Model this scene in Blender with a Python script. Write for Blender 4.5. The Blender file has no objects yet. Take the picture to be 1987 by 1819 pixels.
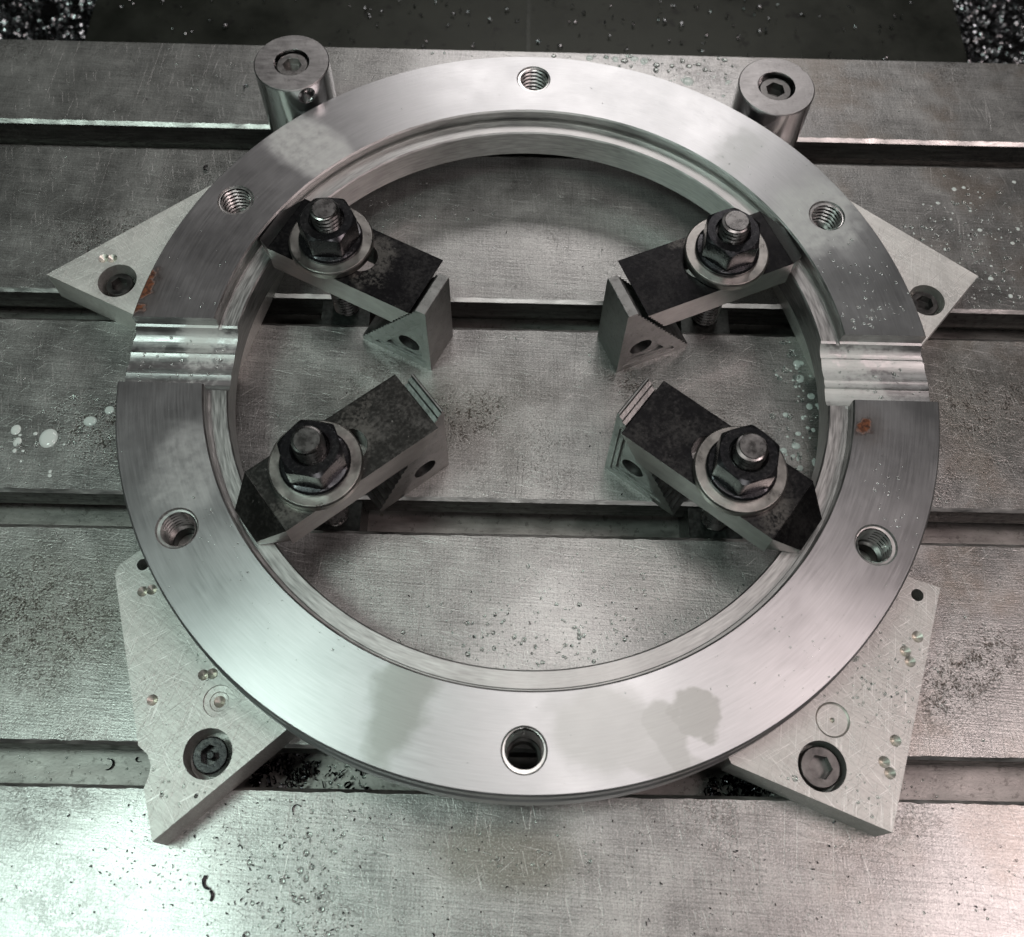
import bpy, bmesh, math, random
from mathutils import Vector, Matrix, noise as mnoise
R = math.radians
S = 0.001                      # every length below is written in millimetres
random.seed(7)
scene = bpy.context.scene
COL = scene.collection

# ------------------------------------------------------------------ camera
cd = bpy.data.cameras.new('camera')
cam = bpy.data.objects.new('camera', cd); COL.objects.link(cam); scene.camera = cam
_r = Vector((0.9997231, 0.0153822, 0.0178071)); _d = Vector((0.0220657, -0.8756953, -0.4823597)); _f = Vector((0.0081738, 0.4826191, -0.8757922))
m = Matrix.Identity(4)
for i in range(3):
    m[i][0] = _r[i]; m[i][1] = -_d[i]; m[i][2] = -_f[i]
m[0][3], m[1][3], m[2][3] = -0.009415, -0.2042048, 0.4213802
cam.matrix_world = m
cd.sensor_fit = 'HORIZONTAL'; cd.sensor_width = 36; cd.lens = 2071.198 / 1987 * 36
cd.shift_x = (993.5 - 1000.28) / 1987; cd.shift_y = (670.276 - 909.5) / 1987
cd.clip_start = 0.01; cd.clip_end = 30
cd.dof.use_dof = True; cd.dof.focus_distance = 0.44; cd.dof.aperture_fstop = 14

# ------------------------------------------------------------------ light
W = bpy.data.worlds.new('World'); scene.world = W; W.use_nodes = True
W.node_tree.nodes['Background'].inputs[0].default_value = (0.9, 1.0, 0.97, 1)
W.node_tree.nodes['Background'].inputs[1].default_value = 0.012

def area(name, loc, target, sx, sy, power, col):
    l = bpy.data.lights.new(name, 'AREA'); l.shape = 'RECTANGLE'; l.size = sx; l.size_y = sy; l.energy = power; l.color = col
    o = bpy.data.objects.new(name, l); COL.objects.link(o); o.location = loc
    o.rotation_euler = (Vector(target) - Vector(loc)).to_track_quat('-Z', 'Y').to_euler()
    return o
area('machine_lamp_left', (-0.47, -0.21, 1.05), (-0.10, 0.0, 0), 0.26, 0.26, 4.2, (0.80, 1.0, 0.91))
area('machine_lamp_right', (0.68, -0.22, 1.00), (0.05, 0.0, 0), 0.36, 0.36, 4.6, (1.0, 0.82, 0.81))
area('machine_lamp_back', (0.12, 0.98, 0.95), (0.0, 0.0, 0), 0.6, 0.24, 3.3, (1.0, 0.94, 0.93))
area('machine_lamp_top', (0.10, 0.10, 1.15), (0.0, 0.0, 0), 0.30, 0.24, 1.6, (1.0, 0.93, 0.91))
area('doorway_light', (0.05, -0.80, 1.05), (0.0, 0.1, 0), 0.5, 0.25, 2.0, (1.0, 0.98, 0.96))
scene.view_settings.view_transform = 'Standard'; scene.view_settings.look = 'None'
scene.view_settings.exposure = 0.02; scene.view_settings.gamma = 1.0
scene.render.engine = 'CYCLES'
scene.cycles.use_denoising = True
scene.cycles.max_bounces = 6
scene.cycles.use_adaptive_sampling = True; scene.cycles.adaptive_threshold = 0.02

# ------------------------------------------------------------------ node helpers
class NT:
    def __init__(s, name):
        s.m = bpy.data.materials.new(name); s.m.use_nodes = True; s.t = s.m.node_tree
        s.b = s.t.nodes['Principled BSDF']
        s._oc = None; s._bn = {}
    def put(s, sock, v):
        if isinstance(v, bpy.types.NodeSocket): s.t.links.new(v, sock)
        else:
            if hasattr(sock.default_value, '__len__') and not hasattr(v, '__len__'): v = (v,) * len(sock.default_value)
            if hasattr(v, '__len__') and len(v) == 3 and len(sock.default_value) == 4: v = tuple(v) + (1,)
            sock.default_value = v
    def n(s, typ, ins=None, out=0, **props):
        k = s.t.nodes.new(typ)
        for a, v in props.items(): setattr(k, a, v)
        for a, v in (ins or {}).items(): s.put(k.inputs[a], v)
        return k.outputs[out]
    def oc(s):
        if s._oc is None: s._oc = s.n('ShaderNodeTexCoord', out=3)
        return s._oc
    def rnd(s):      # object coordinates shifted by a random amount for each copy
        i = s.n('ShaderNodeObjectInfo', out=5)
        return s.n('ShaderNodeVectorMath', {0: s.oc(), 1: s.n('ShaderNodeCombineXYZ', {0: i, 1: s.math('MULTIPLY', i, 3.1), 2: i})}, operation='ADD')
    def math(s, op, a, b=0.0, clamp=False):
        return s.n('ShaderNodeMath', {0: a, 1: b}, operation=op, use_clamp=clamp)
    def mapping(s, vec, rot=(0, 0, 0), scale=(1, 1, 1), loc=(0, 0, 0)):
        return s.n('ShaderNodeMapping', {0: vec, 1: loc, 2: rot, 3: scale})
    def noise(s, vec, scale, detail=2.0, rough=0.5, dist=0.0, out=0):
        return s.n('ShaderNodeTexNoise', {'Vector': vec, 'Scale': scale, 'Detail': detail, 'Roughness': rough, 'Distortion': dist}, out=out)
    def step(s, v, a, b, lo=0.0, hi=1.0):
        return s.n('ShaderNodeMapRange', {0: v, 1: a, 2: b, 3: lo, 4: hi}, interpolation_type='SMOOTHSTEP')
    def lin(s, v, a, b, lo=0.0, hi=1.0):
        return s.n('ShaderNodeMapRange', {0: v, 1: a, 2: b, 3: lo, 4: hi})
    def mixc(s, f, a, b, mode='MIX'):
        return s.n('ShaderNodeMix', {0: f, 6: a, 7: b}, out=2, data_type='RGBA', blend_type=mode)
    def mixf(s, f, a, b):
        return s.n('ShaderNodeMix', {0: f, 2: a, 3: b}, out=0)
    def scratch(s, vec, ang, along, across, thr, off=0.0):
        # Mapping rotates before scaling is not offered by one node, so two are chained
        v = s.mapping(vec, rot=(0, 0, ang)); v = s.mapping(v, scale=(along, across, across), loc=(off, off * 1.7, 0))
        return s.step(s.noise(v, 1.0, 0.0), thr, thr + 0.05)
    def blob(s, vec, cx, cy, rx, ry, ang=0.0, edge=0.25, wob=0.35, freq=60.0):
        # a stain with a wobbly outline: 1 inside, 0 outside (mm)
        v = s.mapping(vec, loc=(-cx * S, -cy * S, 0)); v = s.mapping(v, rot=(0, 0, ang)); v = s.mapping(v, scale=(1000 / rx, 1000 / ry, 0))
        l = s.n('ShaderNodeVectorMath', {0: v}, out=1, operation='LENGTH')
        fq = min((40.0, 90.0, 200.0), key=lambda q: abs(math.log(q / freq)))
        if fq not in s._bn: s._bn[fq] = s.math('SUBTRACT', s.noise(vec, fq, 3.0), 0.5)
        nz = s.math('MULTIPLY', s._bn[fq], wob * 2)
        return s.step(s.math('ADD', l, nz), 1.0 + edge, 1.0 - edge)
    def vmax(s, *a):
        o = a[0]
        for k in a[1:]: o = s.math('MAXIMUM', o, k)
        return o
    def bump(s, h, strength=0.2, dist=0.0002, bevel=0.0):
        ins = {'Strength': strength, 'Distance': dist, 'Height': h}
        if bevel: ins['Normal'] = s.n('ShaderNodeBevel', {0: bevel * S}, samples=3)
        return s.n('ShaderNodeBump', ins)
    def fin(s, col, rough, metal=1.0, normal=None, **kw):
        s.put(s.b.inputs['Base Color'], col); s.put(s.b.inputs['Roughness'], rough); s.put(s.b.inputs['Metallic'], metal)
        if normal is not None: s.put(s.b.inputs['Normal'], normal)
        for k, v in kw.items(): s.put(s.b.inputs[k.replace('_', ' ')], v)
        return s.m

# ------------------------------------------------------------------ materials
def mat_table():
    t = NT('ground_table_steel'); v = t.oc()
    big = t.noise(v, 9.0, 4.0, 0.6); mid = t.noise(v, 45.0, 4.0, 0.65); fine = t.noise(v, 700.0, 2.0, 0.6)
    cl = t.math('MULTIPLY', t.step(t.noise(v, 16.0, 3.0, 0.6), 0.50, 0.70), .6)
    spots = t.vmax(t.blob(v, -30, -8, 26, 13, R(-15), .8, .9, 40), t.blob(v, -195, -98, 34, 24, R(20), .8, .9, 40), t.blob(v, -170, -16, 30, 18, 0, .8, .9, 40), t.blob(v, 172, -112, 26, 12, R(-25), .8, .9, 40), t.blob(v, 205, 2, 26, 16, 0, .8, .9, 40),
                   t.blob(v, -38, -122, 20, 8, R(15), .8, .9, 40), t.blob(v, 45, 10, 10, 8, 0, .8, .9, 40), t.blob(v, -195, 80, 26, 14, R(10), .8, .9, 40))
    cl = t.math('MAXIMUM', cl, spots)
    oil = t.vmax(t.math('MULTIPLY', t.blob(v, -4, -180, 26, 11, R(5), .6, .6, 40), .9), t.math('MULTIPLY', t.blob(v, -40, -10, 40, 22, R(-10), .9, .8, 30), .6), t.math('MULTIPLY', t.blob(v, -190, -98, 46, 30, 0, .9, .8, 30), .6), t.math('MULTIPLY', t.blob(v, 190, 4, 45, 26, 0, .9, .8, 30), .6))
    fleck = t.math('MULTIPLY', t.step(t.math('ADD', t.math('MULTIPLY', t.noise(v, 900.0, 2.0, 0.7), .5), t.math('MULTIPLY', t.noise(v, 190.0, 4.0, 0.7), .5)), 0.47, 0.60), cl)
    fleck2 = t.step(t.noise(v, 260.0, 2.0, 0.6), 0.70, 0.76)
    sc = [t.scratch(v, R(a), al, ac, th, o) for a, al, ac, th, o in
          ((12, 60, 1500, .735, 1), (75, 70, 1400, .74, 4), (-38, 90, 1500, .745, 9), (97, 28, 1300, .775, 13), (24, 90, 1700, .74, 21), (94, 14, 1500, .76, 30))]
    light = t.vmax(*sc[:4]); dark = t.math('MAXIMUM', sc[4], sc[5])
    hair = t.noise(t.mapping(t.mapping(v, rot=(0, 0, R(3))), scale=(30, 1600, 1)), 1.0, 2.0)
    hair2 = t.noise(t.mapping(t.mapping(v, rot=(0, 0, R(88))), scale=(40, 1400, 1)), 1.0, 2.0)
    g = t.math('ADD', t.math('MULTIPLY', big, .30), t.math('MULTIPLY', mid, .30))
    g = t.math('ADD', g, t.math('MULTIPLY', hair, .20)); g = t.math('ADD', g, t.math('MULTIPLY', hair2, .12))
    val = t.lin(g, .34, .58, .15, .48)
    col = t.n('ShaderNodeCombineColor', {0: val, 1: val, 2: t.math('MULTIPLY', val, .97)})
    sep = t.n('ShaderNodeSeparateXYZ', {0: v})
    brown = t.math('MULTIPLY', t.step(sep, .05, .22), t.step(t.noise(v, 22.0, 4.0, .6), .46, .66))
    col = t.mixc(t.math('MULTIPLY', brown, .6), col, (.20, .155, .115))
    col = t.mixc(t.math('MULTIPLY', oil, .8), col, (.12, .115, .09)); col = t.mixc(t.math('MULTIPLY', fleck, 1.0), col, (.045, .038, .03))
    col = t.mixc(t.math('MULTIPLY', fleck2, .5), col, (.10, .095, .09))
    col = t.mixc(t.math('MULTIPLY', dark, .28), col, (.12, .115, .11))
    col = t.mixc(t.math('MULTIPLY', light, .26), col, (.66, .66, .64))
    grain = t.noise(v, 1500.0, 2.0, .7)
    col = t.mixc(t.step(grain, .52, .72, 0, .55), col, (.07, .07, .066)); col = t.mixc(t.step(grain, .48, .28, 0, .36), col, (.66, .66, .64))
    rough = t.lin(t.math('ADD', mid, t.math('MULTIPLY', fine, .4)), .4, .95, .28, .45)
    h = t.math('ADD', t.math('MULTIPLY', fine, .6), t.math('MULTIPLY', hair, .5))
    h = t.math('SUBTRACT', h, t.math('MULTIPLY', t.math('MAXIMUM', light, dark), .3)); h = t.math('SUBTRACT', h, fleck)
    return t.fin(col, rough, .80, t.bump(t.math('ADD', h, t.math('MULTIPLY', grain, .7)), .40, .00026), Coat_Weight=.6, Coat_Roughness=.12)

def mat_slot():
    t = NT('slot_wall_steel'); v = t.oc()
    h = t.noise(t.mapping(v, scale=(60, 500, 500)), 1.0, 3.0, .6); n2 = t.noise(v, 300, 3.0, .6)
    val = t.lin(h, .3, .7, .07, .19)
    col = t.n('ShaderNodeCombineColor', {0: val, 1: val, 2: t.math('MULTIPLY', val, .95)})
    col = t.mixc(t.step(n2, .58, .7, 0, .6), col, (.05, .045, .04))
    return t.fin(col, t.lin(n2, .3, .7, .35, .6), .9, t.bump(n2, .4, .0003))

def mat_ring():
    t = NT('turned_ring_steel'); v = t.oc()
    sep = t.n('ShaderNodeSeparateXYZ', {0: v}); x = sep; y = sep.node.outputs[1]
    rr = t.n('ShaderNodeVectorMath', {0: t.n('ShaderNodeCombineXYZ', {0: x, 1: y})}, out=1, operation='LENGTH')
    ang = t.math('ARCTAN2', y, x)
    pol = t.n('ShaderNodeCombineXYZ', {0: t.math('MULTIPLY', rr, 1500.0), 1: t.math('MULTIPLY', ang, 8.0), 2: t.math('MULTIPLY', sep.node.outputs[2], 900.0)})
    brush = t.noise(pol, 1.0, 2.0, .6); pol2 = t.mapping(pol, scale=(1.3, 2.2, 1.3)); brush2 = t.noise(pol2, 1.0, 2.0, .6)
    fine = t.noise(v, 1200.0, 2.0, .6); mid = t.noise(v, 30.0, 4.0, .6); big = t.noise(v, 10.0, 3.0, .5)
    g = t.math('ADD', t.math('MULTIPLY', brush, .35), t.math('MULTIPLY', brush2, .25)); g = t.math('ADD', g, t.math('MULTIPLY', mid, .3))
    val = t.lin(g, .25, .65, .40, .54)
    col = t.n('ShaderNodeCombineColor', {0: t.math('MULTIPLY', val, .985), 1: val, 2: t.math('MULTIPLY', val, 1.01)})
    # dried coolant film (milky), wet patches (smooth, darker), rust
    halo = t.vmax(t.blob(v, -160, 27, 7, 13, R(15), .8, .8, 120), t.blob(v, 133, -27, 6, 7, 0, .8, .8, 160)); topm = t.step(sep.node.outputs[2], -.0125, -.0005)
    milk = t.vmax(t.blob(v, 122, 74, 26, 17, R(-40), .5, .8, 70), t.blob(v, -102, 106, 26, 13, R(42), .3, .5, 50), t.math('MULTIPLY', t.blob(v, -128, -50, 14, 20, R(15), .5, .7, 70), .5),
                  t.math('MULTIPLY', t.blob(v, 92, 108, 18, 9, R(-45), .5, .8, 80), .4))
    milk = t.math('MULTIPLY', milk, t.lin(t.noise(v, 260, 4.0, .7), .3, .6, .35, 1.0))
    wet = t.vmax(t.math('MULTIPLY', t.blob(v, 60, -137, 9, 8, R(40), .14, 1.1, 90), .85), t.math('MULTIPLY', t.blob(v, 49, -145, 6, 14, R(-30), .25, 1.1, 90), .7), t.math('MULTIPLY', t.blob(v, 27, -142, 19, 14, 0, .25, .4, 70), .55),
                 t.math('MULTIPLY', t.blob(v, -43, -134, 10, 21, R(15), .28, .6, 60), .9), t.math('MULTIPLY', t.blob(v, 45, -152, 24, 6, R(15), .2, .4, 70), .5))
    col = t.mixc(t.math('MULTIPLY', milk, .4), col, (.60, .62, .58))
    col = t.mixc(t.math('MULTIPLY', wet, .6), col, (.20, .215, .185))
    rust = t.vmax(t.blob(v, -161, 30, 4.2, 8, R(20), .30, .9, 210), t.blob(v, -163, 19.0, 4, 3.4, 0, .30, .9, 210), t.blob(v, 132.5, -27, 3.0, 3.8, R(20), .35, 1.3, 380))
    rust = t.math('MULTIPLY', rust, t.step(sep.node.outputs[2], -.0012, -.0004)); rust2 = t.step(t.noise(v, 500, 3.0, .7), .35, .65)
    col = t.mixc(t.math('MULTIPLY', halo, .28), col, (.20, .13, .085))
    col = t.mixc(rust, col, t.mixc(rust2, (.035, .012, .006), (.14, .046, .018)))
    rough = t.lin(t.math('ADD', t.math('MULTIPLY', brush, .3), t.math('MULTIPLY', mid, .7)), .35, .65, .31, .40)
    rough = t.mixf(t.math('MULTIPLY', milk, .7), rough, .62); rough = t.mixf(wet, rough, .36); rough = t.mixf(t.step(rust, .4, 1.0), rough, .9)
    metal = t.math('SUBTRACT', t.math('SUBTRACT', 1.0, t.step(rust, .55, 1.0), True), t.math('MULTIPLY', milk, .35), True)
    h = t.math('ADD', t.math('MULTIPLY', brush, .8), t.math('MULTIPLY', fine, .5)); h = t.math('ADD', h, t.math('MULTIPLY', t.math('MULTIPLY', rust, rust2), 2.0))
    tan = t.n('ShaderNodeTangent', direction_type='RADIAL', axis='Z')
    return t.fin(col, rough, metal, t.bump(h, .10, .0001), Anisotropic=.58, Anisotropic_Rotation=.25, Tangent=tan)

def mat_notch():
    t = NT('milled_notch_steel'); v = t.oc()
    g = t.noise(t.mapping(v, scale=(90, 1200, 600)), 1.0, 2.0, .6); mid = t.noise(v, 45.0, 4.0, .65); fine = t.noise(v, 600, 3.0, .7)
    val = t.lin(t.math('ADD', t.math('MULTIPLY', g, .4), t.math('MULTIPLY', mid, .6)), .35, .65, .26, .46)
    col = t.n('ShaderNodeCombineColor', {0: val, 1: val, 2: val})
    film = t.math('MULTIPLY', t.step(t.math('ADD', t.math('MULTIPLY', mid, .7), t.math('MULTIPLY', fine, .3)), .46, .60), t.step(t.math('ABSOLUTE', t.n('ShaderNodeSeparateXYZ', {0: v})), .165, .135, .3, 1.0))
    col = t.mixc(t.math('MULTIPLY', film, .5), col, (.56, .59, .56))
    return t.fin(col, t.mixf(film, t.lin(mid, .3, .7, .36, .46), .6), t.mixf(film, 1.0, .6), t.bump(t.math('ADD', g, t.math('MULTIPLY', fine, .6)), .2, .0002))

def mat_ledge():
    t = NT('turned_ledge_steel'); v = t.oc()
    sep = t.n('ShaderNodeSeparateXYZ', {0: v}); y = sep.node.outputs[1]
    rr = t.n('ShaderNodeVectorMath', {0: t.n('ShaderNodeCombineXYZ', {0: sep, 1: y})}, out=1, operation='LENGTH')
    pol = t.n('ShaderNodeCombineXYZ', {0: t.math('MULTIPLY', rr, 1300.0), 1: t.math('MULTIPLY', t.math('ARCTAN2', y, sep), 14.0), 2: t.math('MULTIPLY', sep.node.outputs[2], 1000.0)})
    b = t.noise(pol, 1.0, 2.0, .6); mid = t.noise(v, 40, 3.0, .6)
    val = t.lin(t.math('ADD', t.math('MULTIPLY', b, .65), t.math('MULTIPLY', mid, .35)), .34, .64, .27, .50)
    col = t.n('ShaderNodeCombineColor', {0: val, 1: val, 2: t.math('MULTIPLY', val, .98)})
    return t.fin(col, t.lin(b, .3, .7, .34, .46), 1.0, t.bump(b, .22, .00015))

def mat_alu(name='scratched_aluminium', lo=.62, hi=.84):
    t = NT(name); v = t.rnd()
    fine = t.noise(v, 900.0, 2.0, .6); mid = t.noise(v, 40.0, 4.0, .6)
    sc = [t.scratch(v, R(a), al, ac, th, o) for a, al, ac, th, o in
          ((55, 60, 2600, .70, 1), (-30, 90, 2800, .70, 4), (100, 50, 3000, .71, 9), (15, 40, 2400, .74, 13), (-70, 90, 2800, .71, 17), (138, 30, 2600, .73, 22))]
    light = t.vmax(*sc[:4]); dark = t.math('MAXIMUM', sc[4], sc[5])
    hair = t.noise(t.mapping(t.mapping(v, rot=(0, 0, R(35))), scale=(70, 1500, 200)), 1.0, 2.0)
    val = t.lin(t.math('ADD', t.math('MULTIPLY', mid, .5), t.math('MULTIPLY', hair, .35)), .28, .6, lo, hi)
    col = t.n('ShaderNodeCombineColor', {0: val, 1: val, 2: t.math('MULTIPLY', val, .955)})
    col = t.mixc(t.math('MULTIPLY', light, .42), col, (.85, .85, .83)); col = t.mixc(t.math('MULTIPLY', dark, .3), col, (.28, .27, .25))
    h = t.math('ADD', fine, t.math('MULTIPLY', hair, .6)); h = t.math('SUBTRACT', h, t.math('MULTIPLY', t.math('MAXIMUM', light, dark), .9))
    return t.fin(col, t.lin(mid, .3, .7, .42, .55), .85, t.bump(h, .3, .0002))

def mat_black(name='black_oxide_worn', wear=.55, base=(.018, .018, .019), rough=(.30, .5), bev=.3, rub=None, bmp=.25):
    t = NT(name); v = t.rnd()
    mid = t.noise(v, 60.0, 5.0, .65); fine = t.noise(v, 700.0, 3.0, .7)
    w = t.math('MULTIPLY', t.step(t.math('ADD', t.math('MULTIPLY', mid, .6), t.math('MULTIPLY', fine, .4)), .44, .66), wear)
    col = t.mixc(w, base, (.21, .205, .195)); dots = t.step(t.noise(v, 420, 2.0, .6), .70, .76)
    col = t.mixc(t.math('MULTIPLY', dots, wear), col, (.45, .44, .42))
    if rub:
        o_ = t.oc(); k = t.vmax(*[t.blob(o_, *b_) for b_ in rub]); k = t.math('MULTIPLY', k, t.step(t.math('ADD', t.math('MULTIPLY', mid, .5), t.math('MULTIPLY', fine, .5)), .40, .56))
        col = t.mixc(t.math('MULTIPLY', k, .32), col, (.24, .23, .21))
    return t.fin(col, t.lin(fine, .3, .7, *rough), .85, t.bump(fine, bmp, .0002, bev))

def mat_steel(name, lo, hi, rough, tint=(1, 1, 1), sc=(200, 200, 200), bump=.2, bev=.25, pits=.0, metal=1.0):
    t = NT(name); v = t.rnd()
    n1 = t.noise(t.mapping(v, scale=sc), 1.0, 3.0, .6); n2 = t.noise(v, 900.0, 2.0, .6); mid = t.noise(v, 90.0, 4.0, .6)
    val = t.lin(t.math('ADD', t.math('MULTIPLY', n1, .5), t.math('MULTIPLY', mid, .5)), .32, .66, lo, hi)
    col = t.n('ShaderNodeCombineColor', {0: t.math('MULTIPLY', val, tint[0]), 1: t.math('MULTIPLY', val, tint[1]), 2: t.math('MULTIPLY', val, tint[2])})
    if pits: col = t.mixc(t.step(t.noise(v, 380.0, 3.0, .7), .58, .66, 0, pits), col, (.05, .045, .04))
    return t.fin(col, t.lin(n1, .3, .7, *rough), metal, t.bump(t.math('ADD', n1, n2), bump, .00015, bev))

def mat_plain(name, col, rough, metal=1.0, **kw):
    t = NT(name); v = t.rnd(); f = t.noise(v, 600.0, 3.0, .6)
    c = t.mixc(t.lin(f, .3, .7), tuple(k * .7 for k in col), tuple(min(1, k * 1.25) for k in col))
    return t.fin(c, t.lin(f, .3, .7, rough * .8, rough * 1.2), metal, t.bump(f, .2, .0001), **kw)

def mat_cover():
    t = NT('dark_way_cover'); v = t.oc()
    mid = t.noise(v, 30.0, 4.0, .6); fine = t.noise(v, 500.0, 3.0, .6); spot = t.step(t.noise(v, 110.0, 2.0, .5), .62, .72)
    col = t.mixc(t.lin(mid, .3, .7), (.016, .018, .014), (.036, .039, .032)); col = t.mixc(t.math('MULTIPLY', spot, .7), col, (.012, .012, .011))
    return t.fin(col, t.lin(mid, .3, .7, .35, .5), .6, t.bump(fine, .2, .0002))

M_TABLE = mat_table(); M_SLOT = mat_slot(); M_RING = mat_ring(); M_NOTCH = mat_notch(); M_LEDGE = mat_ledge(); M_ALU = mat_alu(); M_ALU2 = mat_alu('worn_dull_aluminium', .34, .54)
M_STRAPS = {k: mat_black('black_oxide_strap_' + n_, w, b_, (.28, .40), .3, rb) for k, n_, w, b_, rb in (('upper left', 'a', .10, (.008, .008, .009), [(-27, 0, 9, 12, 0, .3, .7, 150), (-21, -6, 5, 4, .4, .5, .9, 200)]), ('upper right', 'b', .07, (.009, .009, .010), [(-33, -13, 9, 2.5, 0, .5, .8, 200)]), ('lower left', 'c', .34, (.035, .035, .033), [(-26, 3, 7, 9, 0, .4, .9, 150), (-62, -8, 7, 5, .5, .6, .9, 150), (-20, 11, 8, 3, 0, .5, .9, 150)]), ('lower right', 'd', .15, (.013, .013, .014), [(-64, 6, 4, 8, 0, .6, .9, 180)]))}
M_ROOT_SHADE = mat_plain('oily_shaded_thread_root', (.018, .017, .016), .35)  # near-black root colour: painted groove shade as well as thread oil
M_NOSE = mat_black('black_nose_bevel', .03, (.010, .012, .012), (.3, .4), 0)
M_NUT = mat_black('black_oxide_nut', .15, (.038, .038, .042), (.18, .30), .12, None, .03)
M_BARE = mat_steel('bare_strap_side', .24, .40, (.32, .45), (1, .98, .95), (60, 400, 400), .2, .0)
M_WASH = mat_steel('worn_washer_steel', .24, .46, (.26, .40), (1, .97, .91), (150, 150, 150), .2, .4, .12)
M_BLOCK = mat_steel('cast_step_block', .15, .30, (.34, .5), (.98, 1, .97), (250, 250, 250), .4, .3, .35)
M_STUD = mat_steel('stud_steel', .17, .32, (.22, .36), (1, .98, .96), (300, 300, 100), .1, 0)
M_POST = mat_steel('polished_post_steel', .38, .52, (.14, .24), (1, 1, 1), (300, 300, 40), .08, .35)
M_THREAD = mat_steel('tapped_thread_steel', .5, .7, (.26, .38), (1, .99, .97), (200, 200, 200), .06, 0)
M_SCREW = mat_black('black_socket_screw', .22, (.02, .02, .021), (.2, .38), .25)
M_POSTSCREW = mat_steel('worn_socket_screw', .16, .32, (.26, .4), (1, .98, .95), (300, 300, 300), .15, .25, .2)
M_SCREW2 = mat_steel('dull_socket_screw', .07, .17, (.3, .42), (1, .98, .95), (300, 300, 300), .2, .25, .2)
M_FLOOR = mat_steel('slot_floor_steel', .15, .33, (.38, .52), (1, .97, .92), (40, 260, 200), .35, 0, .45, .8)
M_EDGE = mat_steel('worn_slot_edge', .36, .62, (.3, .45), (1, .99, .96), (120, 500, 500), .4, 0)
M_POSTTOP = mat_steel('faced_post_end', .22, .40, (.34, .48), (1, .98, .97), (120, 500, 300), .25, .3, .15)
M_DIMPLE = mat_steel('warm_glint_drill_spot', .5, .7, (.36, .46), (1, .97, .88), (300, 300, 300), .05, 0)  # bright warm tint paints reflected warm light into the drilled spots
M_TNUT = mat_plain('dark_t_nut_steel', (.05, .055, .052), .4)
M_COVER = mat_cover()
M_CHIP = mat_plain('bright_swarf', (.34, .35, .36), .28); M_CHIPD = mat_plain('dark_wet_swarf', (.05, .05, .055), .16)
M_TRAY = mat_plain('dark_chip_tray', (.03, .03, .03), .5)
def mat_drop(name, col, trans):
    t = NT(name)
    return t.fin(col, .06, 0.0, None, Transmission_Weight=trans, IOR=1.34, Specular_IOR_Level=.7)
M_DROP = mat_drop('coolant_droplet', (.93, .97, .95), .93); M_MILK = mat_drop('milky_coolant', (.62, .68, .65), .15)

# ------------------------------------------------------------------ mesh helpers
def mesh(name, verts, faces, sharp=32.0, smooth=True):
    me = bpy.data.meshes.new(name); me.from_pydata([(x * S, y * S, z * S) for x, y, z in verts], [], faces)
    bm = bmesh.new(); bm.from_mesh(me); bmesh.ops.recalc_face_normals(bm, faces=bm.faces); bm.to_mesh(me); bm.free()
    if smooth:
        me.shade_smooth(); me.set_sharp_from_angle(angle=R(sharp))
    return me
def obj(name, me, mats, parent=None, loc=(0, 0, 0), rz=0.0):
    if not isinstance(mats, (list, tuple)): mats = [mats]
    if not me.materials:
        for k in mats: me.materials.append(k)
    o = bpy.data.objects.new(name, me); COL.objects.link(o)
    o.location = tuple(c * S for c in loc); o.rotation_euler = (0, 0, rz)
    if parent: o.parent = parent
    return o
def tag(o, label=None, cat=None, group=None, kind=None):
    for k, v in (('label', label), ('category', cat), ('group', group), ('kind', kind)):
        if v: o[k] = v
    return o
def empty(name, loc=(0, 0, 0), rz=0.0):
    o = bpy.data.objects.new(name, None); COL.objects.link(o); o.empty_display_size = .01
    o.location = tuple(c * S for c in loc); o.rotation_euler = (0, 0, rz); return o
def lathe(prof, segs=48, closed=False, rfun=None):
    """prof: (r, z) list. closed = ring section; otherwise open ends are capped."""
    V = []; F = []
    n = len(prof)
    for i in range(segs):
        a = 2 * math.pi * i / segs
        for r, z in prof: V.append((r * math.cos(a), r * math.sin(a), z))
    for i in range(segs):
        j = (i + 1) % segs
        for k in range(n if closed else n - 1):
            l = (k + 1) % n
            F.append((i * n + k, j * n + k, j * n + l, i * n + l))
    if not closed:
        F.append(tuple(i * n for i in range(segs))); F.append(tuple(i * n + n - 1 for i in range(segs)))
    return V, F
def prism(poly, z0, z1):
    n = len(poly)
    V = [(x, y, z0) for x, y in poly] + [(x, y, z1) for x, y in poly]
    F = [tuple(range(n)), tuple(range(n, 2 * n))] + [(i, (i + 1) % n, n + (i + 1) % n, n + i) for i in range(n)]
    return V, F
def extrude_y(poly, y0, y1):          # poly in (x, z)
    n = len(poly)
    V = [(x, y0, z) for x, z in poly] + [(x, y1, z) for x, z in poly]
    F = [tuple(range(n)), tuple(range(n, 2 * n))] + [(i, (i + 1) % n, n + (i + 1) % n, n + i) for i in range(n)]
    return V, F
def extrude_x(poly, x0, x1):          # poly in (y, z)
    n = len(poly)
    V = [(x0, y, z) for y, z in poly] + [(x1, y, z) for y, z in poly]
    F = [tuple(range(n)), tuple(range(n, 2 * n))] + [(i, (i + 1) % n, n + (i + 1) % n, n + i) for i in range(n)]
    return V, F
def moved(vf, dx=0, dy=0, dz=0, mat=None):
    V, F = vf
    if mat is not None: V = [tuple(mat @ Vector(v)) for v in V]
    return [(x + dx, y + dy, z + dz) for x, y, z in V], F
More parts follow.
